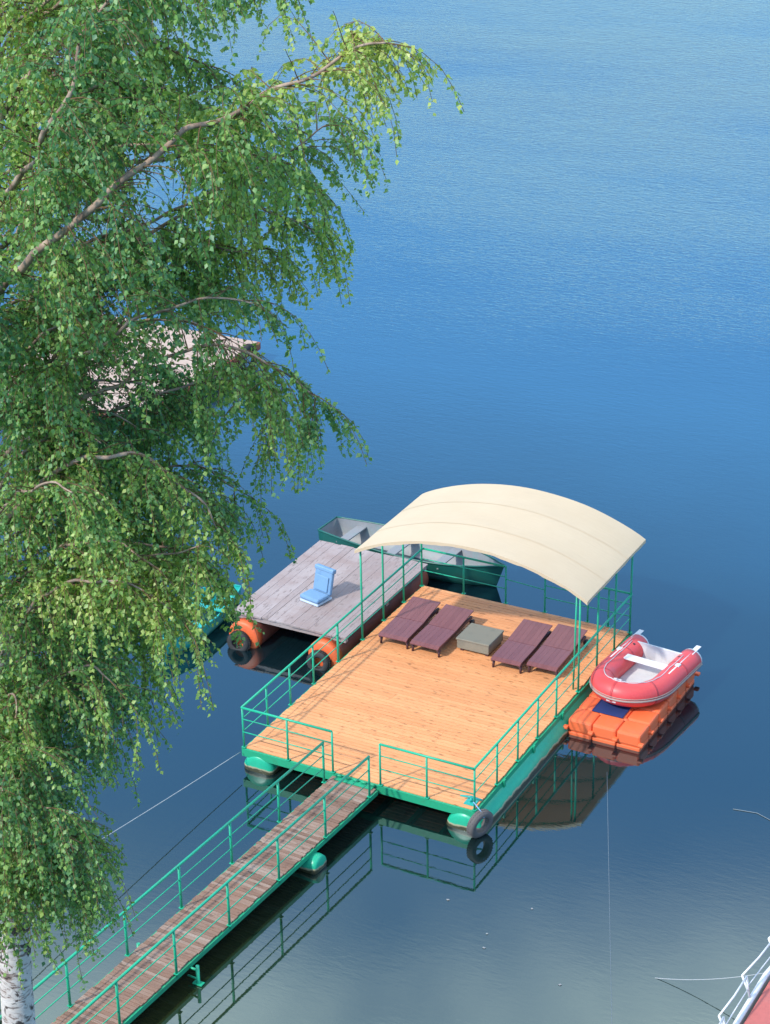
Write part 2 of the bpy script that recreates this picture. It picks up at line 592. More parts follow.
# near edge, either side of the gangway opening
rail(pon, (0.0, -0.03, D), (2.22, -0.03, D), [(1.12, -0.03, D), (2.22, -0.03, D)])
rail(pon, (3.36, -0.03, D), (W, -0.03, D), [(3.36, -0.03, D), (4.45, -0.03, D)])
rail(pon, (0.0, -0.03, D), (0.0, L, D), [(0, y, D) for y in left_y], thick=(4,))
rail(pon, (W, -0.03, D), (W, L, D), [(W, y, D) for y in right_y])
rail(pon, (0.0, L + .03, D), (2.26, L + .03, D), [(1.12, L + .03, D), (2.26, L + .03, D)])
rail(pon, (3.3, L + .03, D), (W, L + .03, D), [(3.3, L + .03, D), (4.42, L + .03, D), (4.95, L + .03, D)])
gm = MB(); gm.tube([(2.26, L + .03, D + .66), (3.3, L + .03, D + .60)], 0.012, 6); gm.build('gate_bar', M['green'], pon)
# brackets along the outer side
for y in (1.08, 2.6, 4.15, 5.9):
    bk = MB()
    bk.box((W + 0.032, y + 0.22, 0.17), (W + 0.07, y + 0.30, 0.47))
    bk.build('side_bracket', M['green_dark'], pon)

# awning
CX0, CX1, CY0, CY1 = -0.06, W + 0.24, 5.20, L + 0.16
EZ = D + 2.42
RISE = 0.72


def arch(u):
    return EZ + RISE * (1 - (2 * u - 1) ** 2) ** 0.92


b = MB()
NX, NY = 44, 22
vs = []
for j in range(NY + 1):
    v = j / NY
    for i in range(NX + 1):
        u = i / NX
        sag = -0.016 * math.sin(math.pi * ((v * 3) % 1.0)) * math.sin(math.pi * u) + 0.012 * mnoise.noise(Vector((u * 6, v * 4, 2)))
        vs.append((CX0 + (CX1 - CX0) * u, CY0 + (CY1 - CY0) * v, arch(u) + sag))
n0 = len(vs)
fs = []
for j in range(NY):
    for i in range(NX):
        a = j * (NX + 1) + i
        fs.append((a, a + 1, a + NX + 2, a + NX + 1))
# turned-down hem round the rim
rim = [i for i in range(NX + 1)] + [j * (NX + 1) + NX for j in range(1, NY + 1)] + [NY * (NX + 1) + i for i in range(NX - 1, -1, -1)] + [j * (NX + 1) for j in range(NY - 1, 0, -1)]
b.add(vs, fs, True)
hv = []
for k, idx in enumerate(rim):
    x, y, z = vs[idx]
    hv.append((x, y, z))
    hv.append((x, y, z - 0.075 - 0.010 * math.sin(k * 0.9) - 0.006 * math.sin(k * 2.3)))
b.add(hv, [(2 * k, 2 * k + 1, 2 * ((k + 1) % len(rim)) + 1, 2 * ((k + 1) % len(rim))) for k in range(len(rim))], False)
awn = b.build('awning', M['tarp'], pon)
for j in (7, 8, 15):                                  # overlapped seams across the cloth
    if j == 8: continue
    k = MB()
    sv = []
    for i in range(NX + 1):
        p = Vector(vs[j * (NX + 1) + i]) + Vector((0, 0, 0.006))
        sv += [p + Vector((0, -0.03, 0.0)), p + Vector((0, 0.03, 0.0))]
    k.add(sv, [(2 * i, 2 * i + 1, 2 * i + 3, 2 * i + 2) for i in range(NX)], True)
    k.build('seam', M['tarp'], awn)
for x in (0.0, W):
    for y in can_y:
        k = MB()
        top = arch((x - CX0) / (CX1 - CX0)) - 0.05
        k.tube([(x, y, D - 0.07), (x, y, top)], 0.025, 8)
        k.box((x - 0.05, y - 0.05, D + 0.002), (x + 0.05, y + 0.05, D + 0.012))
        k.build('awning_post', M['green'], awn)
# second corner post beside the near right one, as on the platform
k = MB(); k.tube([(W - 0.14, 5.42, D + 0.0), (W - 0.10, 5.42, arch((W - .1 - CX0) / (CX1 - CX0)) - 0.06)], 0.022, 8); k.build('awning_post', M['green'], awn)
for y in can_y:
    k = MB()
    k.tube([(x, y, arch((x - CX0) / (CX1 - CX0)) - 0.06) for x in np.linspace(0.0, W, 24)], 0.018, 6)
    k.build('awning_hoop', M['green'], awn)
for x in (0.0, 1.85, 3.7, W):
    z = arch((x - CX0) / (CX1 - CX0)) - 0.09
    k = MB()
    k.tube([(x, can_y[0], z), (x, can_y[3], z)], 0.015, 6)
    k.build('awning_bar', M['green'], awn)
# mooring cleat on the near right corner
k = MB()
k.box((W - 0.30, 0.10, D + 0.002), (W - 0.06, 0.34, D + 0.02))
k.tube([(W - 0.18, 0.22, D + 0.02), (W - 0.18, 0.22, D + 0.12)], 0.03, 10)
k.tube([(W - 0.42, 0.20, D + 0.115), (W - 0.18, 0.22, D + 0.135), (W + 0.06, 0.24, D + 0.115)], [0.018, 0.028, 0.018], 8)
k.build('mooring_cleat', M['teal_boat'], pon)


def tyre(c, ax, label, Rr=0.21, rr=0.085, mat='rubber', rope_to=None, group=None):
    c = Vector(c); ax = Vector(ax).normalized()
    o = thing('tyre', c, label, 'tyre', group)
    t = MB()
    t.lathe([(-0.075, Rr - .06), (-0.095, Rr - 0.03), (-0.09, Rr + 0.045), (-0.06, Rr + 0.08), (0.06, Rr + 0.08), (0.09, Rr + 0.045), (0.095, Rr - 0.03), (0.075, Rr - .06), (0.05, Rr - 0.045), (-0.05, Rr - 0.045), (-0.075, Rr - .06)], c, ax, 36)
    up = Vector((0, 0, 1)); s = ax.cross(up).normalized(); u = s.cross(ax)
    t.build('casing', M[mat], o)
    g = MB()
    for i in range(36):                                  # tread blocks
        a = 2 * math.pi * i / 36
        ev = s * math.cos(a) + u * math.sin(a)
        for sd in (-0.034, 0.034):
            p = c + ev * (Rr + 0.083) + ax * sd
            tdir = (-s * math.sin(a) + u * math.cos(a))
            g.beam(p - tdir * 0.014, p + tdir * 0.014, 0.05, 0.012)
    g.build('tread', M[mat], o)
    if rope_to is not None:
        g = MB()
        q = Vector(rope_to)
        p = c + u * (Rr - 0.02) if u.z > 0 else c - u * (Rr - 0.02)
        g.tube([p + ax * 0.1, p + Vector((0, 0, 0.1)), q], 0.013, 6)
        g.tube([p - ax * 0.1, p + Vector((0, 0, 0.1))], 0.013, 6)
        g.build('rope', M['rope_blue'], o)
    return o


tyre((5.72, -0.14, 0.30), (0.93, -0.36, -0.12), 'dusty grey tyre hung on the front corner of the orange deck', 0.23, rope_to=(W, -0.05, D + 0.22), mat='rubber_pale')

# ------------------------------------------------------------------ loungers
def make_lounger():
    root = thing('sun_lounger', (0, 0, 0), 'x', 'sun lounger', 'sun loungers on the orange deck')
    Wd, Ln = 0.74, 1.87
    fold = 0.92
    prof = [(0.0, 0.255), (0.10, 0.285), (fold, 0.295)]
    back = [(fold + 0.018, 0.297), (Ln - 0.12, 0.385), (Ln, 0.392)]
    for nm, pr in (('seat', prof), ('backrest', back)):
        m = MB()
        ns = 6
        sw = Wd / ns
        for i in range(ns):
            x0 = -Wd / 2 + i * sw + 0.0015; x1 = x0 + sw - 0.003
            vs = []; fs = []
            for (y, z) in pr:
                vs += [(x0, y, z), (x1, y, z), (x1, y, z - 0.028), (x0, y, z - 0.028)]
            n = len(pr)
            for k in range(n - 1):
                a = 4 * k
                for q in range(4):
                    fs.append((a + q, a + (q + 1) % 4, a + 4 + (q + 1) % 4, a + 4 + q))
            fs += [(3, 2, 1, 0), (4 * n - 4, 4 * n - 3, 4 * n - 2, 4 * n - 1)]
            m.add(vs, fs)
        m.build(nm, M['lounger'], root)
    m = MB()
    for s in (-1, 1):
        m.beam((s * (Wd / 2 - 0.03), 0.02, 0.215), (s * (Wd / 2 - 0.03), Ln - 0.06, 0.235), 0.045, 0.065)
    for y in (0.08, fold - 0.05, Ln - 0.2):
        m.beam((-Wd / 2 + 0.05, y, 0.22), (Wd / 2 - 0.05, y, 0.22), 0.05, 0.05)
    m.build('frame', M['lounger_frame'], root)
    for s in (-1, 1):
        m = MB(); m.beam((s * 0.22, Ln - 0.16, 0.26), (s * 0.22, Ln - 0.24, 0.36), 0.03, 0.03)
        m.build('back_prop', M['plastic_black'], root)
    for s in (-1, 1):
        m = MB(); m.tube([(s * (Wd / 2 - 0.035), 0.12, 0.20), (s * (Wd / 2 - 0.025), 0.09, 0.0)], [0.036, 0.026], 10); m.build('leg', M['lounger_frame'], root)
        m = MB(); m.tube([(s * (Wd / 2 - 0.035), Ln - 0.14, 0.215), (s * (Wd / 2 - 0.025), Ln - 0.10, 0.05)], [0.036, 0.026], 10)
        lg = m.build('leg', M['lounger_frame'], root)
        m = MB(); m.lathe([(-0.022, 0.0), (-0.022, 0.085), (-0.012, 0.095), (0.012, 0.095), (0.022, 0.085), (0.022, 0.0)], (s * (Wd / 2 + 0.012), Ln - 0.09, 0.097), (1, 0, 0), 20)
        m.build('wheel', M['plastic_black'], lg)
    return root


lab = ['purple brown lounger nearest the grey weathered raft', 'purple brown lounger just left of the grey box',
       'purple brown lounger just right of the grey box', 'purple brown lounger nearest the red dinghy']
proto = make_lounger()
for i, (x, y, a) in enumerate([(0.82, 5.34, 1.2), (1.66, 5.32, -0.6), (3.68, 5.46, 0.4), (4.52, 5.60, 0.8)]):
    o = proto if i == 0 else copy_tree(proto)
    o.location = (x, y, D + 0.003)
    o.rotation_euler.z = R(a)
    o['label'] = lab[i]

bx = thing('storage_box', (2.66, 6.30, D), 'square grey box with flat lid between the two pairs of loungers', 'box')
m = MB(); m.bbox((2.23, 5.90, D + 0.065), (3.05, 6.70, D + 0.285), 0.012); m.build('body', M['grey_box'], bx)
m = MB(); m.bbox((2.21, 5.88, D + 0.288), (3.07, 6.72, D + 0.335), 0.014); m.build('lid', M['grey_box'], bx)
for x in (2.34, 2.98):
    for y in (5.97, 6.63):
        m = MB(); m.box((x - 0.035, y - 0.035, D + 0.003), (x + 0.035, y + 0.035, D + 0.064)); m.build('foot', M['lounger_frame'], bx)

# ------------------------------------------------------------------ gangway
ga = Vector((2.78, -0.10, 0)); gb = Vector((2.16, -11.6, 0))
gd = (gb - ga).normalized(); gs = Vector((-gd.y, gd.x, 0))
if gs.x < 0: gs = -gs
gw = thing('gangway', ((ga + gb) / 2)[:], 'narrow gangway of worn reddish boards with green railings leading to the orange deck', 'gangway')
GZ = 0.44
glen = (gb - ga).length
m = MB()
n = int(glen / 0.088)
for i in range(n):
    s0 = i * 0.088 + 0.004
    c = ga + gd * (s0 + 0.039)
    wv = rng.uniform(-0.015, 0.015)
    dz = rng.uniform(-0.004, 0.004)
    p = c - gs * (0.535 + wv); q = c + gs * (0.535 - wv)
    m.beam((p.x, p.y, GZ - 0.016 + dz), (q.x, q.y, GZ - 0.016 + dz + rng.uniform(-.003, .003)), 0.078, 0.032)
m.build('boards', M['walk_wood'], gw)
for s in (-1, 1):
    m = MB()
    p = ga + gs * (0.545 * s); q = gb + gs * (0.545 * s)
    m.beam((p.x, p.y, 0.355), (q.x, q.y, 0.355), 0.05, 0.10)
    m.build('stringer', M['green_dark'], gw)
gposts = [0.32, 2.02, 3.72, 5.42, 7.12, 8.82, 10.5]
for s in (-1, 1):
    o_ = 0.56 * s
    p = ga + gd * 0.30 + gs * o_; q = gb + gs * o_
    ps = [ga + gd * t + gs * o_ for t in gposts]
    rail(gw, (p.x, p.y, GZ), (q.x, q.y, GZ), [(v.x, v.y, GZ) for v in ps], mids=(0.36, 0.68), r=0.028, h=0.97, pr=0.027)
m = MB()                                              # hinge plate on to the deck
m.box((2.34, -0.22, D - 0.05), (3.24, -0.065, D - 0.032))
for x in (2.4, 2.6, 2.8, 3.0, 3.2): m.tube([(x - 0.06, -0.10, D), (x + 0.06, -0.10, D)], 0.025, 8)
m.build('hinge_plate', M['green_dark'], gw)
c = ga + gd * 2.5
m = MB(); m.lathe([(0, 0), (0, 0.2), (0.03, 0.235), (0.10, 0.25), (1.15, 0.25), (1.22, 0.235), (1.25, 0.2), (1.25, 0)], c + gs * -0.50 + Vector((0, 0, 0.07)), gs, 28)
m.build('float', M['float'], gw)
c = ga + gd * 6.72
for t_, ln in ((-1, 0.62), (1, 0.74)):
    m = MB()
    p = c + gs * ln * t_; q = c + gs * 0.50 * t_
    m.tube([(p.x, p.y, 0.42), (p.x, p.y, -0.9)], 0.036, 8)
    m.tube([(q.x, q.y, 0.32), (p.x, p.y, 0.32)], 0.024, 8)
    m.tube([(q.x, q.y, 0.12), (p.x, p.y, 0.12)], 0.018, 8)
    m.box((p.x - 0.10, p.y - 0.06, 0.015), (p.x + 0.10, p.y + 0.06, 0.035))
    m.build('support_leg', M['green'], gw)

# ------------------------------------------------------------------ orange dock with dinghy
PX0, PY0, CS = 5.73, 4.33, 0.575
dock = thing('floating_dock', (PX0 + 1.5 * CS, PY0 + 3 * CS, 0), 'orange raft of plastic blocks moored beside the orange deck', 'raft')
for i in range(3):
    for j in range(6):
        x0 = PX0 + i * CS; y0 = PY0 + j * CS
        m = MB()
        dz = rng.uniform(-0.006, 0.006)
        m.bbox((x0 + 0.010, y0 + 0.010, -0.12), (x0 + CS - 0.010, y0 + CS - 0.010, 0.085 + dz), 0.03)
        m.bbox((x0 + 0.004, y0 + 0.004, 0.088 + dz), (x0 + CS - 0.004, y0 + CS - 0.004, 0.40 + dz), 0.055)
        m.build('float_block', M['dock_orange'], dock)
for i in range(4):
    for j in range(7):
        x = PX0 + i * CS; y = PY0 + j * CS
        if i in (0, 3) or j in (0, 6):
            ox = (-0.03 if i == 0 else 0.03 if i == 3 else 0); oy = (-0.03 if j == 0 else 0.03 if j == 6 else 0)
            lugs = MB(); lugs.bbox((x + ox - 0.06, y + oy - 0.06, 0.165), (x + ox + 0.06, y + oy + 0.06, 0.235), 0.02)
            lugs.build('lug', M['dock_orange'], dock)
for i in range(1, 3):
    for j in range(1, 6):
        x = PX0 + i * CS; y = PY0 + j * CS
        m = MB(); m.lathe([(0, 0.06), (0.012, 0.055), (0.012, 0.0)], (x, y, 0.375), (0, 0, 1), 14)
        m.build('pin', M['dock_orange'], dock)
mat_o = MB(); mat_o.bbox((6.08, 4.86, 0.409), (6.82, 5.55, 0.424), 0.005)
tag(mat_o.build('mat', M['blue_mat']), 'small dark blue mat under the bow of the red dinghy', 'mat')

dg = thing('inflatable_dinghy', (6.62, 6.6, 0.42), 'red inflatable dinghy with white floor lying on the orange raft', 'dinghy')
TR = 0.275
cxd = 6.63
hw2 = 0.675
pts = []
ys, yb = 7.62, 6.22
for k in range(9): pts.append((cxd - hw2, ys + (yb - ys) * k / 8, 0.68))
for k in range(1, 24):
    a = math.pi * k / 24
    xx = cxd - hw2 * math.cos(a)
    yy = yb - 0.98 * math.sin(a) ** 0.94
    pts.append((xx, yy, 0.68 + 0.11 * math.sin(a) ** 1.5))
for k in range(9): pts.append((cxd + hw2, yb + (ys - yb) * k / 8, 0.68))
m = MB(); m.tube(pts, TR, 20); m.build('tube', M['dinghy_red'], dg)
# rubbing strip: a band round the outside of the tube
m = MB()
P = [Vector(p) for p in pts]
outer = []
for i, p in enumerate(P):
    d = (P[min(i + 1, len(P) - 1)] - P[max(i - 1, 0)]).normalized()
    outv = Vector((d.y, -d.x, 0)).normalized()
    cc = Vector((cxd, 6.9, 0))
    if (p + outv - cc).length < (p - outv - cc).length: outv = -outv
    outer.append(p + outv * (TR + 0.002) + Vector((0, 0, -0.03)))
m.tube(outer, 0.024, 8); m.tube([v + Vector((0, 0, 0.055)) for v in outer], 0.010, 6)
m.build('rubbing_strip', M['dinghy_strake'], dg)
for s in (-1, 1):
    m = MB(); m.lathe([(0, TR), (0.06, TR * 0.95), (0.18, TR * 0.62), (0.30, TR * 0.28), (0.33, 0.0)], (cxd + s * hw2, ys, 0.68), (0, 1, 0), 20)
    m.build('tube_end', M['dinghy_grey'], dg)
m = MB()
fl = []
for k in range(25):
    a = math.pi * k / 24
    fl.append((cxd - 0.60 * math.cos(a), yb - 0.82 * math.sin(a), 0.50 + 0.06 * math.sin(a)))
fl += [(cxd + 0.62, ys - 0.25, 0.50), (cxd - 0.62, ys - 0.25, 0.50)]
nn = len(fl)
m.add(fl + [(x, y, 0.46) for x, y, z in fl], [tuple(range(nn)), tuple(range(nn, 2 * nn))[::-1]] + [(k, nn + k, nn + (k + 1) % nn, (k + 1) % nn) for k in range(nn)])
m.build('floor', M['dinghy_grey'], dg)
m = MB(); m.bbox((cxd - 0.74, ys - 0.27, 0.47), (cxd + 0.74, ys - 0.225, 0.93), 0.012); m.build('transom', M['dinghy_grey'], dg)
m = MB(); m.bbox((cxd - 0.68, 6.55, 0.865), (cxd + 0.68, 6.78, 0.900), 0.01); m.build('seat_board', M['white'], dg)
for s in (-1, 1):
    m = MB()
    x = cxd + s * (hw2 + 0.06)
    m.tube([(x, 6.35, 0.945), (x, 7.5, 0.93)], 0.016, 8)
    m.bbox((x - 0.06, 7.45, 0.915), (x + 0.06, 7.90, 0.935), 0.008)
    m.build('oar', M['white'], dg)
    m = MB(); m.bbox((x - 0.07, 6.75, 0.915), (x + 0.05, 6.89, 0.955), 0.01); m.build('oarlock', M['dinghy_grey'], dg)
m = MB()
m.bbox((cxd - 0.05 - 0.1, 5.24, 1.015), (cxd - 0.05 + 0.1, 5.42, 1.042), 0.01)
m.torus((cxd - 0.05, 5.33, 1.055), (1, 0, 0), 0.035, 0.010, 16, 6)
m.build('bow_handle', M['dinghy_grey'], dg)
m = MB(); m.bbox((cxd - 0.12, 4.99, 0.66), (cxd + 0.12, 5.06, 0.74), 0.012); m.build('towing_patch', M['dinghy_grey'], dg)
inner = [p + (Vector((cxd, 6.6, p.z)) - p).normalized() * 0.03 + Vector((0, 0, TR + 0.004)) for p in P]
m = MB(); m.tube([inner[i] + Vector((0, 0, 0.018 * (1 if i % 4 == 2 else 0))) for i in range(2, len(P) - 2)], 0.009, 6)
m.build('grab_line', M['dinghy_grey'], dg)
for i in (4, 12, 20, 28, 36):                         # glued seam bands round the tube
    p = P[i]; d = (P[i + 1] - P[i - 1]).normalized()
    m = MB(); m.lathe([(-0.03, TR - 0.004), (-0.028, TR + 0.003), (0.028, TR + 0.003), (0.03, TR - 0.004)], p, d, 24)
    m.build('seam_band', M['dinghy_seam'], dg)
for s_, yy in ((-1, 7.2), (1, 7.2)):
    m = MB(); m.lathe([(0, 0.035), (0.012, 0.03), (0.012, 0.0)], (cxd + s_ * (hw2 - 0.10), yy, 0.68 + TR * 0.9), (-s_ * 0.4, 0, 1), 14)
    m.build('valve', M['plastic_black'], dg)
dg.rotation_euler.z = R(-5.5)

# ------------------------------------------------------------------ old raft on the far side
OX0, OX1, OY0, OY1, OZ = -3.28, -0.16, 4.86, 9.12, 0.76
old = thing('old_raft', ((OX0 + OX1) / 2, (OY0 + OY1) / 2, 0), 'old raft of weathered grey planks on orange ended tanks', 'raft')
m = MB()
x = OX0
while x < OX1 - 0.05:
    w = rng.choice([0.20, 0.22, 0.25, 0.18])
    x1 = min(x + w, OX1)
    m.box((x + 0.003, OY0 - rng.uniform(0, 0.05), OZ - 0.04), (x1 - 0.003, OY1 + rng.uniform(0, 0.05), OZ + rng.uniform(-0.006, 0.006)))
    x = x1
m.build('planks', M['grey_wood'], old)
for y in (OY0 + 0.08, (OY0 + OY1) / 2, OY1 - 0.1):
    m = MB(); m.box((OX0 + 0.02, y - 0.06, OZ - 0.16), (OX1 - 0.02, y + 0.06, OZ - 0.042))
    m.build('cross_beam', M['grey_wood'], old)
for x in (-2.86, -0.66):
    r = 0.415; z = 0.225; y0, y1 = OY0 - 0.22, OY1 + 0.2
    m = MB()
    m.lathe([(0.02, r), (y1 - y0, r), (y1 - y0 + 0.02, r * 0.85), (y1 - y0 + 0.03, 0)], (x, y0, z), (0, 1, 0), 36)
    t_ = m.build('tank', M['rust_tank'], old)
    m = MB(); m.lathe([(-0.055, 0.0), (-0.05, r * 0.5), (-0.03, r * 0.85), (-0.005, r * 0.97), (0.03, r + 0.004), (0.20, r + 0.004), (0.20, r)], (x, y0, z), (0, 1, 0), 36)
    m.build('tank_end', M['orange_end'], t_)
tyre((-2.90, OY0 - 0.37, 0.16), (0.12, -1, 0.1), 'black tyre hung on the left orange tank of the grey raft', 0.20, group=None)
tyre((-0.70, OY0 - 0.37, 0.16), (0.12, -1, 0.1), 'black tyre hung on the right orange tank beside the green railing', 0.20)
m = MB(); m.bbox((OX0 + 0.1, OY0 + 0.1, OZ + 0.003), (OX0 + 0.36, OY0 + 0.42, OZ + 0.20), 0.02)

# blue boat seat
st = thing('boat_seat', (-1.72, 6.2, OZ), 'blue padded boat seat with upright back on the grey planks', 'seat')
rot = Matrix.Rotation(R(-12), 3, 'Z')
cs = Vector((-1.72, 6.2, 0))


def rb(a, b2, ch):
    k = MB(); k.bbox(a, b2, ch); k.v = [tuple(cs + rot @ Vector(v)) for v in k.v]; return k


rb((-0.29, -0.27, OZ + 0.008), (0.29, 0.27, OZ + 0.07), 0.02).build('base', M['pale_vinyl'], st)
rb((-0.30, -0.28, OZ + 0.073), (0.30, 0.16, OZ + 0.19), 0.05).build('cushion', M['blue_seat'], st)
k = MB(); k.bbox((-0.28, -0.05, 0.0), (0.28, 0.06, 0.60), 0.045)
tl = Matrix.Rotation(R(-14), 3, 'X')
k.v = [tuple(cs + rot @ (tl @ Vector(v) + Vector((0, 0.22, OZ + 0.10)))) for v in k.v]
bkp = k.build('backrest', M['blue_seat'], st)
k = MB(); k.bbox((-0.20, -0.085, 0.08), (0.20, -0.05, 0.46), 0.015); k.bbox((-0.30, -0.07, 0.56), (0.30, 0.08, 0.68), 0.035)
k.v = [tuple(cs + rot @ (tl @ Vector(v) + Vector((0, 0.22, OZ + 0.10)))) for v in k.v]
k.build('headrest', M['blue_seat'], bkp)


# ------------------------------------------------------------------ rowing boats
def rowboat(name, bow, stern, beam, label, cat, hullm, liningm, depth=0.50, z0=-0.10, bow_rise=0.16, seats=(0.3, 0.58), group=None, stern_w=0.62):
    bow = Vector((*bow, 0)); stern = Vector((*stern, 0))
    ax = (bow - stern); Ln = ax.length; ax.normalize()
    sd = Vector((-ax.y, ax.x, 0))
    o = thing(name, (bow + stern) / 2, label, cat, group)
    ns = 26

    def half(t):
        return beam / 2 * (stern_w + (1 - stern_w) * math.sin(min(t / 0.45, 1) * math.pi / 2)) * (1 if t < 0.5 else max(0.0, 1 - ((t - 0.5) / 0.5) ** 2.3))

    def sheer(t):
        return z0 + depth + bow_rise * max(0, (t - 0.35) / 0.65) ** 2 + 0.04 * (1 - t)

    prof = [(1.0, 1.0), (0.97, 0.72), (0.88, 0.40), (0.72, 0.14), (0.45, 0.02), (0.0, 0.0)]
    full = prof + [(-a, b_) for a, b_ in prof[-2::-1]]
    for nm, mt, ins in (('hull', hullm, 0.0), ('lining', liningm, 0.028)):
        vs = []
        for i in range(ns + 1):
            t = i / ns
            h = max(half(t) - ins, 0.004)
            zs = sheer(t) - (0.002 if ins else 0); zk = z0 + (0.10 * max(0, (t - 0.7) / 0.3) ** 2) + ins
            tt = t if not ins else 0.006 + t * 0.985
            c_ = stern + ax * (Ln * tt)
            for a, f in full:
                rake = ax * ((f - 1) * 0.22 * max(0, (t - 0.75) / 0.25) ** 2)
                p = c_ + sd * (h * a) + rake
                vs.append((p.x, p.y, zk + (zs - zk) * f))
        q = len(full)
        fs = [(i * q + k_, i * q + k_ + 1, (i + 1) * q + k_ + 1, (i + 1) * q + k_) for i in range(ns) for k_ in range(q - 1)]
        fs.append(tuple(range(q)))
        mm = MB(); mm.add(vs, fs, True)
        ob = mm.build(nm, mt, o)
    mm = MB()
    edge = []
    for s in (1, -1):
        ln = []
        for i in range(ns + 1):
            t = i / ns
            p = stern + ax * (Ln * t) + sd * (max(half(t), 0.004) * s)
            ln.append((p.x, p.y, sheer(t)))
        mm.tube(ln, 0.026, 8)
        edge.append(ln)
    mm.tube([edge[0][0], edge[1][0]], 0.026, 8)
    mm.build('gunwale', hullm, o)
    for t in seats:
        p = stern + ax * (Ln * t); h = half(t) - 0.03
        mm = MB(); a_ = p - sd * h; b_ = p + sd * h
        zz = sheer(t) - 0.14
        mm.beam((a_.x, a_.y, zz), (b_.x, b_.y, zz), 0.26, 0.035)
        mm.build('bench', liningm, o)
    return o


rowboat('rowing_boat', (1.50, 10.10), (-3.78, 10.42), 1.45, 'dark green rowing boat with pale inside lying across behind the grey raft', 'boat', M['boat_green'], M['lining'], 0.62, -0.08, 0.10, (0.14, 0.42, 0.68))
rowboat('rowing_boat', (-4.25, 3.2), (-4.42, 6.5), 1.15, 'bright teal rowing boat beside the grey raft, half hidden by the birch', 'boat', M['teal_boat'], M['teal_boat'], 0.50, -0.08, 0.14, (0.3, 0.6))

# ------------------------------------------------------------------ far pontoon seen through the birch
fp = thing('far_pontoon', (-16, 17.6, 0), 'faded pinkish beige board platform seen through the birch leaves', 'pontoon')
m = MB()
for i in range(36):
    y0 = 14.1 + i * 0.195
    m.box((-19.8, y0, 0.60), (-12.35, y0 + 0.185, 0.64 + rng.uniform(-.004, .004)))
m.build('deck', M['pink_wood'], fp)
m = MB(); m.box((-19.85, 14.02, 0.38), (-12.30, 14.09, 0.60)); m.box((-19.85, 21.13, 0.38), (-12.30, 21.2, 0.60)); m.box((-12.345, 14.1, 0.38), (-12.28, 21.12, 0.598)); m.box((-19.87, 14.1, 0.38), (-19.805, 21.12, 0.598))
m.build('deck_frame', M['rust_tank'], fp)
for x in (-18.8, -16.1, -13.3): tank(fp, x, 14.2, 21.0, 0.10, 0.36, M['rust_tank'])
tyre((-12.16, 20.2, 0.42), (1, 0, 0), 'black tyre hung on the right side of the far pink platform', 0.38)
tyre((-12.16, 17.4, 0.42), (1, 0, 0), 'black tyre on the pink platform, hidden mid-side among birch leaves', 0.30)
rowboat('rowing_boat', (-11.3, 13.2), (-14.4, 12.4), 1.2, 'dull blue rowing boat in front of the far pink platform', 'boat', M['dull_teal'], M['dull_teal'], 0.5, -0.08, 0.14, (0.3, 0.6))

# ------------------------------------------------------------------ red decked boat in the lower right corner
rd = thing('red_boat', (15.0, -4.6, 0), 'red decked boat with white rail in the lower right corner', 'boat')
RZ = 1.0
edge_l = [(13.05, -8.0), (12.86, -6.2), (12.78, -4.7), (12.80, -3.2), (12.98, -1.8), (13.45, -0.4), (14.2, 0.6)]
edge_r = [(17.2, -8.0), (17.3, -4.7), (17.0, -2.2), (16.2, -0.4), (15.2, 0.55)]
loop = edge_l + edge_r[::-1]
loop = edge_l + [(14.7, 0.8)] + edge_r[::-1]
nn = len(loop)
cxr = Vector((15, -4.2))
vs = [(x, y, RZ) for x, y in loop] + [(15 + (x - 15) * 0.9, -4.2 + (y + 4.2) * 0.92, -0.3) for x, y in loop]
m = MB(); m.add(vs, [(k, (k + 1) % nn, nn + (k + 1) % nn, nn + k) for k in range(nn)], True); m.build('hull', M['white'], rd)
m = MB(); ins = [(15 + (x - 15) * 0.955, -4.2 + (y + 4.2) * 0.97, RZ - 0.02) for x, y in loop]
m.add(ins, [tuple(range(nn))]); m.build('deck', M['red_deck'], rd)
m = MB()
m.tube([(x, y, RZ + 0.02) for x, y in loop], 0.055, 10, closed=True)
m.build('gunwale', M['white'], rd)
def along_edge(y):
    for k in range(len(edge_l) - 1):
        if edge_l[k][1] <= y <= edge_l[k + 1][1]:
            f = (y - edge_l[k][1]) / (edge_l[k + 1][1] - edge_l[k][1])
            return edge_l[k][0] + f * (edge_l[k + 1][0] - edge_l[k][0])
    return edge_l[-1][0]


y = -7.6
while y < -0.6:
    y1 = y + 1.22
    xa, xb = along_edge(y), along_edge(y1)
    a0 = Vector((xa - 0.02, y, RZ + 0.05)); a1 = Vector((xa - 0.20, y + 0.02, RZ + 0.44))
    b0 = Vector((xb - 0.02, y1 - 0.05, RZ + 0.05)); b1 = Vector((xb - 0.09, y1 - 0.07, RZ + 0.52))
    m = MB(); m.tube([a1, a1.lerp(b1, .5) + Vector((0.02, 0, 0)), b1], 0.019, 8)
    m.tube([a0.lerp(a1, .45), b0.lerp(b1, .45)], 0.012, 6)
    rl = m.build('railing', M['white'], rd)
    m = MB(); m.tube([a0, a1], 0.020, 8); m.build('post', M['white'], rl)
    m = MB(); m.tube([b0, b1], 0.020, 8); m.build('post', M['white'], rl)
    y = y1

# ------------------------------------------------------------------ ropes and lines
def rope(pts, r, mat, label, name='rope'):
    k = MB(); k.tube(pts, r, 6)
    return tag(k.build(name, mat), label, 'rope')


def sagline(a, b_, sag, n=20):
    a = Vector(a); b_ = Vector(b_)
    return [a.lerp(b_, i / n) - Vector((0, 0, sag * 4 * (i / n) * (1 - i / n))) for i in range(n + 1)]


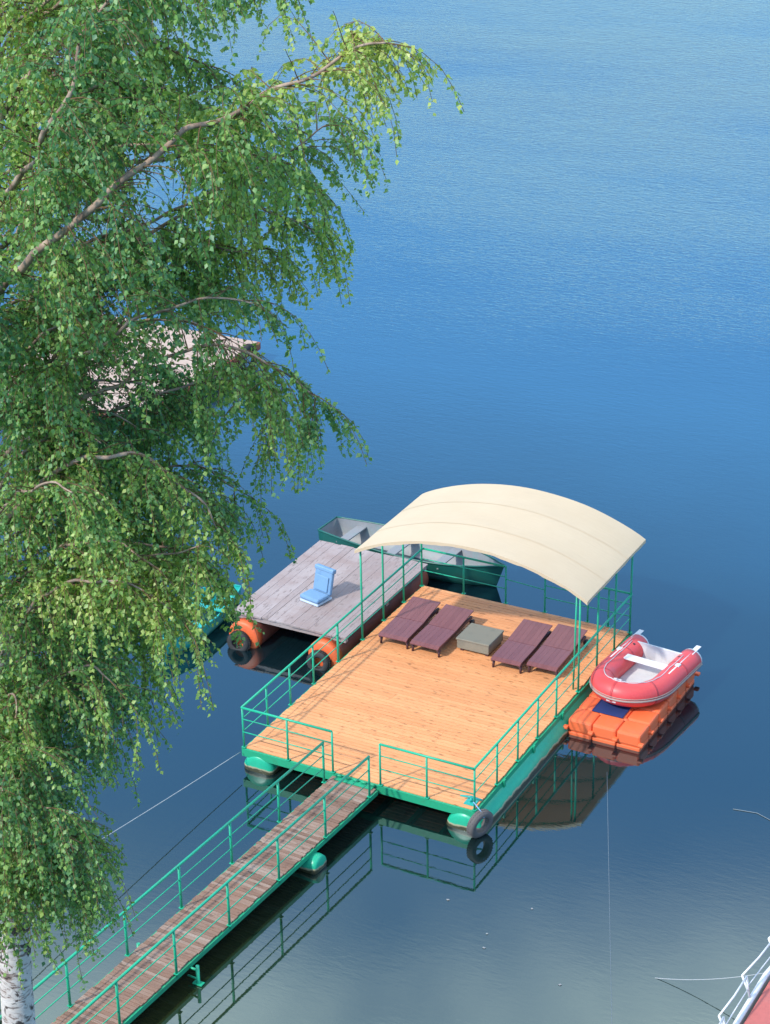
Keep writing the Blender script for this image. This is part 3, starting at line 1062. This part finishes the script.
pe = at(-40, 924, 1.3)
rope(sagline((-0.03, -0.12, 0.42), pe, 0.05), 0.010, M['rope_white'], 'pale mooring cable from the left front corner of the orange deck towards the birch', 'mooring_cable')
v0 = at(607, 772, 0.012); v1 = at(612, 1040, 0.012)
rope([v0.lerp(v1, i / 8) for i in range(9)], 0.0045, M['rope_grey'], 'thin pale line on the water running straight from the orange raft', 'mooring_line')
rope(sagline(at(655, 978, 0.0), (12.80, -2.75, 0.80), 0.10), 0.008, M['rope_white'], 'pale mooring rope slanting from the water up to the red boat')
p0, p1, p2 = at(733, 809, 0.01), at(757, 813, 0.01), at(800, 836, 0.01)
rope([p0, p1, p2], 0.008, M['rope_grey'], 'short thin rope floating by itself on open water right of the orange raft', 'floating_line')

for k, (px, py) in enumerate([(448, 900), (487, 934), (484, 948), (532, 909), (560, 985)]):
    p = at(px, py, 0.0)
    m = MB()
    a_ = k * 1.7
    ring = [(p.x + 0.024 * math.cos(a_ + q * 1.047) * (1.5 if q % 3 == 0 else 1), p.y + 0.024 * math.sin(a_ + q * 1.047), 0.010 + 0.005 * (q % 2)) for q in range(6)]
    m.add(ring + [(x, y, z - 0.008) for x, y, z in ring], [tuple(range(6)), tuple(range(6, 12))[::-1]] + [(q, 6 + q, 6 + (q + 1) % 6, (q + 1) % 6) for q in range(6)])
    tag(m.build('floating_leaf', M['lining']), 'tiny pale leaf floating on the calm water beside the gangway', 'leaf', 'pale leaves floating on the water')

# ------------------------------------------------------------------ birch
nr = np.random.RandomState(5)
HD = 20.6
trunk_px = [(24, 1120, 0), (20, 1030, 0), (17, 985, 0), (15, 930, 0), (12, 860, 0), (10, 800, 0.02), (1, 700, .05), (-10, 600, .1), (-16, 480, .1), (-16, 360, .05), (-12, 230, 0), (-6, 115, 0), (-10, 0, 0), (-20, -120, 0), (-30, -260, 0)]
TP = [reach(x, y, HD + d) for x, y, d in trunk_px]
base = TP[0].copy()
tz = bank_z(base.x, base.y) - 0.15
TP = [Vector((base.x + 0.10, base.y - 0.05, tz))] + TP
tree = thing('birch_tree', (TP[0].x, TP[0].y, tz + 0.15), 'tall weeping birch with white trunk and drooping green leaves', 'tree')
b = MB()
dense = []
for i in range(len(TP) - 1):
    for k in range(5): dense.append(TP[i].lerp(TP[i + 1], k / 5))
dense.append(TP[-1])
ztop = TP[-1].z; zb = tz
rad = [0.045 + 0.185 * ((ztop - p.z) / (ztop - zb)) ** 0.8 + (0.06 if p.z < zb + 0.4 else 0) for p in dense]
dense = [p + Vector((0.02 * mnoise.noise(p * 1.3), 0.02 * mnoise.noise(p * 1.3 + Vector((9, 0, 0))), 0)) for p in dense]
b.tube(dense, rad, 16)
b.build('trunk', M['bark'], tree)


def trunk_at(py):
    for i in range(len(trunk_px) - 1):
        (x0, y0, d0), (x1, y1, d1) = trunk_px[i], trunk_px[i + 1]
        if y1 <= py <= y0:
            f = (py - y0) / (y1 - y0)
            return reach(x0 + (x1 - x0) * f, py, HD + d0 + (d1 - d0) * f)
    return TP[-1].copy()


# the limbs seen in the crown: points along each, with their depth in front of (-) or behind (+) the trunk
LIMBS = [
    (330, [(15, 270, -1.6), (60, 235, -2.1), (100, 205, -2.4), (145, 172, -2.5), (175, 132, -2.5), (220, 122, -2.4), (265, 100, -2.3), (325, 66, -2.2), (357, 50, -2.1), (388, 42, -2.1)], 0.038),
    (210, [(40, 150, -1.9), (60, 100, -2.2), (72, 65, -2.2), (100, 10, -2.0), (150, -40, -1.8)], 0.030),
    (120, [(60, 40, -.2), (130, -20, -.3), (200, -40, -.4), (245, -30, -.5)], 0.04),
    (60, [(60, -30, .5), (140, -70, .8), (210, -60, 1.0), (235, -35, 1.0)], 0.035),
    (270, [(60, 190, .4), (150, 160, .8), (240, 150, 1.0), (300, 170, 1.1), (325, 195, 1.1)], 0.04),
    (360, [(70, 280, .5), (150, 230, .9), (230, 205, 1.1), (295, 220, 1.2), (322, 242, 1.2)], 0.04),
    (300, [(70, 250, .2), (140, 225, .3), (220, 190, .3), (290, 150, .2), (335, 120, .2)], 0.03),
    (480, [(30, 435, -.4), (70, 412, -.6), (140, 370, -.9), (220, 345, -1.0), (280, 368, -1.1), (316, 402, -1.1)], 0.045),
    (520, [(60, 440, .4), (140, 400, .7), (210, 380, .9), (265, 395, 1.0), (300, 425, 1.0)], 0.035),
    (540, [(60, 470, -.8), (130, 455, -1.2), (175, 482, -1.3), (208, 512, -1.4), (226, 535, -1.4)], 0.04),
    (560, [(60, 500, .5), (130, 470, .8), (200, 470, .9), (240, 495, .9)], 0.035),
    (640, [(60, 570, -.4), (120, 545, -.7), (170, 545, -.8), (203, 566, -.9)], 0.035),
    (660, [(40, 600, -1.0), (90, 580, -1.5), (140, 590, -1.7), (176, 610, -1.7)], 0.03),
    (720, [(50, 650, .3), (100, 630, .5), (128, 645, .6), (148, 668, .6)], 0.03),
    (740, [(40, 690, -.7), (80, 668, -1.0), (105, 675, -1.1), (126, 694, -1.1)], 0.028),
    (780, [(30, 735, .3), (55, 718, .4), (80, 725, .5), (92, 745, .5)], 0.025),
    (880, [(30, 840, -.3), (55, 838, -.4), (68, 856, -.5), (78, 878, -.5)], 0.024),
    (880, [(30, 840, -.7), (60, 836, -1.0), (68, 848, -1.0), (74, 866, -1.0)], 0.02),
    (900, [(15, 850, .3), (35, 842, .4), (60, 860, .5), (75, 890, .5)], 0.018),
    (915, [(10, 880, -1.0), (20, 872, -1.3), (34, 880, -1.4)], 0.012),
    (915, [(0, 905, -.4), (-16, 890, -.6), (-30, 895, -.7)], 0.012),
    (420, [(60, 370, -1.0), (130, 320, -1.5), (200, 300, -1.7), (250, 305, -1.8)], 0.035),
    (400, [(-40, 330, -1.2), (-60, 280, -1.8), (-60, 240, -2.2)], 0.03),
    (620, [(-40, 580, -.8), (-70, 540, -1.2), (-90, 530, -1.4)], 0.03),
    (780, [(-30, 740, -.6), (-50, 720, -.9), (-70, 730, -1.0)], 0.025),
]
# finer limbs filling the crown between them
edge_tbl = [(-60, 225), (0, 235), (60, 265), (120, 275), (200, 295), (260, 315), (330, 245), (380, 285), (430, 300), (480, 255), (540, 222), (600, 205), (650, 165), (700, 132), (760, 84), (810, 52), (860, 85), (905, 72)]


def edge_px(py):
    for i in range(len(edge_tbl) - 1):
        (a, x0), (b_, x1) = edge_tbl[i], edge_tbl[i + 1]
        if a <= py <= b_: return x0 + (x1 - x0) * (py - a) / (b_ - a)
    return edge_tbl[-1][1] if py > 900 else edge_tbl[0][1]


NFILL = 56
for k in range(NFILL):
    py = -60 + 930 * (k + nr.rand()) / NFILL
    ex = edge_px(min(max(py, -60), 905)) * nr.uniform(0.25, 0.93) - (30 if nr.rand() < 0.25 else 0)
    dd = nr.uniform(-2.1, 1.7)
    rise = nr.uniform(20, 70)
    st_y = py + nr.uniform(30, 90)
    x0 = -5
    L_ = [(x0 + (ex - x0) * f, st_y + (py - st_y) * f - rise * math.sin(math.pi * f) * 0.8, dd * f ** 0.8) for f in (0.35, 0.65, 0.88, 1.0)]
    LIMBS.append((st_y, L_, 0.026))

limb_b = MB(); twig_b = MB()
leaf_p = []; leaf_d = []       # leaf positions and hanging directions
UPZ = Vector((0, 0, 1))


def smooth(pts, sub=6):
    out = []
    n_ = len(pts)
    for i in range(n_ - 1):
        p0 = pts[max(i - 1, 0)]; p1 = pts[i]; p2 = pts[i + 1]; p3 = pts[min(i + 2, n_ - 1)]
        for k in range(sub):
            t = k / sub
            out.append(0.5 * ((2 * p1) + (p2 - p0) * t + (2 * p0 - 5 * p1 + 4 * p2 - p3) * t * t + (3 * p1 - p0 - 3 * p2 + p3) * t ** 3))
    out.append(pts[-1])
    return out


def rdir():
    a = nr.uniform(0, 2 * math.pi)
    return Vector((math.cos(a), math.sin(a), 0))


gap_level = -0.40
THIN = [(105, 388, 30), (112, 308, 22), (240, 352, 14), (150, 192, 38), (85, 222, 26), (232, 340, 20), (190, 330, 12), (60, 60, 16), (135, 45, 14)]


def thin_spot(p):
    d = p - CAM
    z = d.dot(CF)
    x = 385 + FPX * d.dot(CR) / z; y = 512 - FPX * d.dot(CU) / z
    return any((x - a) ** 2 + (y - b_) ** 2 < r_ * r_ for a, b_, r_ in THIN)


def hang(p, d0, ln, leafy=1.0):
    if mnoise.noise(p * 0.75 + Vector((4.3, 1.1, 7.7))) < gap_level: return
    if thin_spot(p - Vector((0, 0, ln * 0.4))) and nr.rand() < 0.93: return
    """a twig that leaves along d0 and droops under its own weight, with alternate leaves"""
    n_ = max(4, int(ln / 0.10))
    step = ln / n_
    d = d0.normalized()
    pts = [p]
    stiff = nr.uniform(0.20, 0.42)
    for i in range(n_):
        d = (d + Vector((nr.normal(0, 0.10), nr.normal(0, 0.10), -stiff))).normalized()
        p = p + d * step
        pts.append(p)
        m_ = int(round(step / 0.019 * leafy + nr.uniform(-0.5, 0.5)))
        for q in range(m_):
            o = pts[-2].lerp(p, nr.rand())
            ld = (rdir() * nr.uniform(0.3, 0.9) + Vector((0, 0, -nr.uniform(0.35, 1.0)))).normalized()
            leaf_p.append(o + ld * nr.uniform(0.005, 0.03)); leaf_d.append(ld)
    twig_b.tube(pts[::2] if len(pts) > 5 else pts, 0.0032, 3, caps=False)


for (sy, pl, r0) in LIMBS:
    lead = pl[0][1] in (270, 150)
    if not lead: r0 *= 0.62
    start = trunk_at(sy)
    pts = smooth([start] + [reach(x, y, HD + d) for x, y, d in pl])
    pts = [pts[0]] + [p + Vector((mnoise.noise(p * 2.3), mnoise.noise(p * 2.3 + Vector((5, 0, 0))), mnoise.noise(p * 2.3 + Vector((0, 5, 0))))) * 0.09 for p in pts[1:]]
    n_ = len(pts)
    limb_b.tube(pts, [r0 * (1 - 0.85 * i / (n_ - 1)) + 0.004 for i in range(n_)], 7)
    total = sum((pts[i + 1] - pts[i]).length for i in range(n_ - 1))
    acc = 0.0
    nxt = 0.35
    for i in range(n_ - 1):
        seg = pts[i + 1] - pts[i]
        sl = seg.length
        while nxt <= acc + sl:
            f = (nxt - acc) / sl
            p = pts[i].lerp(pts[i + 1], f)
            frac = nxt / total
            along = seg.normalized()
            # side branchlet
            bl = nr.uniform(0.25, 0.75) * (1.0 - 0.35 * frac)
            d0 = (rdir() * 0.9 + along * 0.7 + UPZ * nr.uniform(-0.1, 0.45)).normalized()
            bp = [p]
            d = d0
            nb_ = 5
            for q in range(nb_):
                d = (d + Vector((nr.normal(0, .08), nr.normal(0, .08), -0.10))).normalized()
                bp.append(bp[-1] + d * bl / nb_)
            for q in range(2, nb_ + 1) if not thin_spot(bp[3]) else ():   # leaves on the branchlet itself
                for _ in range(4):
                    ld = (rdir() + UPZ * nr.uniform(-0.7, 0.5)).normalized()
                    leaf_p.append(bp[q - 1].lerp(bp[q], nr.rand()) + ld * 0.015); leaf_d.append(ld)
            twig_b.tube(bp, [0.008, 0.007, 0.006, 0.005, 0.004, 0.0035], 4, caps=False)
            lf = 1.0 if frac > 0.2 else 0.75
            if lead and frac < 0.33 and nr.rand() < 0.5:
                nxt += 0.1
                continue
            for q in range(1, nb_ + 1):
                if nr.rand() < 0.85:
                    hang(bp[q], d + rdir() * 0.6, nr.uniform(0.25, 0.75) * (1.25 if nr.rand() < 0.2 else 1), lf)
            hang(bp[-1], d, nr.uniform(0.35, 0.95), lf)
            nxt += (nr.uniform(0.030, 0.065) if lead else nr.uniform(0.06, 0.125)) if frac > 0.45 else nr.uniform(0.08, 0.15)
        acc += sl
    hang(pts[-1], pts[-1] - pts[-2], nr.uniform(0.3, 0.6))
    hang(pts[-1], pts[-1] - pts[-3] + rdir() * .1, nr.uniform(0.3, 0.6))

limb_b.build('limbs', M['limb'], tree)
twig_b.build('twigs', M['twig'], tree)


def leaf_mesh(name, P_, D_, mat, parent, smin, smax, seed=1):
    r = np.random.RandomState(seed)
    P_ = np.array([tuple(p) for p in P_]); D_ = np.array([tuple(d) for d in D_])
    N = len(P_)
    side = r.randn(N, 3); side[:, 2] *= 0.6
    side -= D_ * (side * D_).sum(1, keepdims=True)
    side /= np.linalg.norm(side, axis=1, keepdims=True) + 1e-9
    nrm = np.cross(side, D_)
    s = r.uniform(smin, smax, N)[:, None]
    w = s * 0.40
    a = P_; c = P_ + D_ * s
    m1 = P_ + D_ * s * 0.36 + side * w + nrm * s * 0.09
    m2 = P_ + D_ * s * 0.36 - side * w + nrm * s * 0.09
    V = np.stack([a, m1, c, m2], 1).reshape(-1, 3)
    off = np.array(ORIGIN[parent.name]) if parent is not None else 0
    V = V - off
    me = bpy.data.meshes.new(name)
    me.vertices.add(4 * N); me.vertices.foreach_set('co', V.ravel())
    me.loops.add(6 * N)
    idx = np.arange(N)[:, None] * 4
    me.loops.foreach_set('vertex_index', (idx + np.array([[0, 1, 2, 0, 2, 3]])).ravel())
    me.polygons.add(2 * N)
    me.polygons.foreach_set('loop_start', np.arange(2 * N) * 3)
    me.polygons.foreach_set('loop_total', np.full(2 * N, 3))
    me.update(calc_edges=True)
    me.materials.append(mat)
    o = bpy.data.objects.new(name, me)
    col.objects.link(o)
    if parent is not None: o.parent = parent
    return o


keep = [i for i in range(len(leaf_p)) if not (thin_spot(leaf_p[i]) and nr.rand() < 0.62 + 0.5 * mnoise.noise(leaf_p[i] * 2.1))]
keep = [i for i in keep if nr.rand() < 0.9]
leaf_p = [leaf_p[i] for i in keep]; leaf_d = [leaf_d[i] for i in keep]
leaf_mesh('crown', leaf_p, leaf_d, M['leaf'], tree, 0.030, 0.068)
print('LEAVES', len(leaf_p))

# ------------------------------------------------------------------ shrubs on the bank
def shrub(x, y, h, w, label, seed):
    z = max(bank_z(x, y), 0) - 0.05
    o = thing('shrub', (x, y, z), label, 'shrub', 'shrubs on the bank')
    r = np.random.RandomState(seed)
    st_ = MB(); P_ = []; D_ = []
    for k in range(26):
        a = r.uniform(0, 2 * math.pi); sp = r.uniform(0.1, 1) * w
        top = Vector((x + math.cos(a) * sp, y + math.sin(a) * sp, z + h * r.uniform(0.55, 1.0) * (1 - 0.35 * (sp / w) ** 2)))
        b0 = Vector((x + math.cos(a) * 0.08, y + math.sin(a) * 0.08, z))
        mid = b0.lerp(top, 0.5) + Vector((0, 0, 0.15 * h))
        pp = smooth([b0, mid, top], 5)
        st_.tube(pp, [0.014 * (1 - 0.7 * i / (len(pp) - 1)) for i in range(len(pp))], 4)
        for q in pp[3:]:
            for _ in range(9):
                v = Vector(r.randn(3)).normalized()
                v.z = v.z * 0.5 - 0.1
                P_.append(q + v * r.uniform(0.02, 0.22)); D_.append(v.normalized())
    st_.build('stems', M['twig'], o)
    leaf_mesh('foliage', P_, D_, M['shrub_leaf'], o, 0.06, 0.11, seed)
    return o


shrub(0.75, -10.3, 1.1, 0.7, 'low dark shrub at the water edge behind the birch trunk', 3)
shrub(0.1, -9.95, 0.8, 0.6, 'small dark shrub leaning over the water left of the gangway', 4)

# ------------------------------------------------------------------ light
SUN_EL = 42.0
to_sun = Vector((-0.46, -0.89, 0)).normalized() * math.cos(R(SUN_EL)) + Vector((0, 0, math.sin(R(SUN_EL))))
sl = bpy.data.lights.new('sun', 'SUN')
sl.energy = 3.7
sl.angle = R(2.6)
sl.color = (1.0, 0.95, 0.86)
so = bpy.data.objects.new('sun', sl)
so.rotation_euler = to_sun.to_track_quat('Z', 'Y').to_euler()
so.location = (0, 0, 60)
col.objects.link(so)

world = bpy.data.worlds.new('World')
scene.world = world
world.use_nodes = True
wt = world.node_tree
bg = wt.nodes['Background']
sky = wt.nodes.new('ShaderNodeTexSky')
sky.sky_type = 'NISHITA'
sky.sun_disc = False
sky.sun_elevation = R(SUN_EL)
sky.sun_rotation = math.atan2(to_sun.x, to_sun.y)
sky.air_density = 1.0; sky.dust_density = 0.3; sky.ozone_density = 2.5
bg.inputs['Strength'].default_value = 0.15
# clouds: noise on a flat layer overhead, thin near the horizon
tc = wt.nodes.new('ShaderNodeTexCoord')
sp = wt.nodes.new('ShaderNodeSeparateXYZ')
wt.links.new(tc.outputs['Generated'], sp.inputs[0])
mx = wt.nodes.new('ShaderNodeMath'); mx.operation = 'MAXIMUM'; mx.inputs[1].default_value = 0.06
wt.links.new(sp.outputs['Z'], mx.inputs[0])
dv = wt.nodes.new('ShaderNodeVectorMath'); dv.operation = 'DIVIDE'
cmb = wt.nodes.new('ShaderNodeCombineXYZ')
for i in range(3): wt.links.new(mx.outputs[0], cmb.inputs[i])
wt.links.new(tc.outputs['Generated'], dv.inputs[0]); wt.links.new(cmb.outputs[0], dv.inputs[1])
nz = wt.nodes.new('ShaderNodeTexNoise')
nz.inputs['Scale'].default_value = 1.3; nz.inputs['Detail'].default_value = 7; nz.inputs['Roughness'].default_value = 0.55
wt.links.new(dv.outputs[0], nz.inputs['Vector'])
rp_ = wt.nodes.new('ShaderNodeValToRGB')
rp_.color_ramp.elements[0].position = 0.40; rp_.color_ramp.elements[1].position = 0.62
wt.links.new(nz.outputs['Fac'], rp_.inputs['Fac'])
el = wt.nodes.new('ShaderNodeMapRange')
el.interpolation_type = 'SMOOTHSTEP'
el.inputs['From Min'].default_value = 0.53; el.inputs['From Max'].default_value = 0.69
wt.links.new(sp.outputs['Z'], el.inputs['Value'])
cm = wt.nodes.new('ShaderNodeMath'); cm.operation = 'MULTIPLY'
wt.links.new(rp_.outputs['Color'], cm.inputs[0]); wt.links.new(el.outputs['Result'], cm.inputs[1])
mxr = wt.nodes.new('ShaderNodeMix'); mxr.data_type = 'RGBA'
wt.links.new(cm.outputs[0], mxr.inputs[0])
gain = wt.nodes.new('ShaderNodeMix'); gain.data_type = 'RGBA'; gain.blend_type = 'MULTIPLY'
gain.inputs[0].default_value = 1.0
wt.links.new(sky.outputs[0], gain.inputs[6])
gain.inputs[7].default_value = (1.28, 1.76, 2.0, 1)
# sky colour dimmed low down and lifted above, setting the brightness the water reflects
band = wt.nodes.new('ShaderNodeValToRGB')
be = band.color_ramp.elements
be[0].position = 0.20; be[0].color = (0.60, 0.72, 0.82, 1)
be[1].position = 0.40; be[1].color = (1.30, 1.27, 1.20, 1)
bm_ = be.new(0.30); bm_.color = (0.98, 1.08, 1.18, 1)
wt.links.new(sp.outputs['Z'], band.inputs['Fac'])
low = wt.nodes.new('ShaderNodeMix'); low.data_type = 'RGBA'; low.blend_type = 'MULTIPLY'
low.inputs[0].default_value = 1.0
wt.links.new(gain.outputs[2], low.inputs[6]); wt.links.new(band.outputs['Color'], low.inputs[7])
wt.links.new(low.outputs[2], mxr.inputs[6])
mxr.inputs[7].default_value = (19.5, 19.5, 17.8, 1)
wt.links.new(mxr.outputs[2], bg.inputs['Color'])

vs_ = scene.view_settings
vs_.view_transform = 'Standard'
vs_.look = 'None'
vs_.exposure = 0.1
vs_.gamma = 1
vs_.use_curve_mapping = False
scene.cycles.max_bounces = 8
scene.cycles.transparent_max_bounces = 8
scene.cycles.use_denoising = True
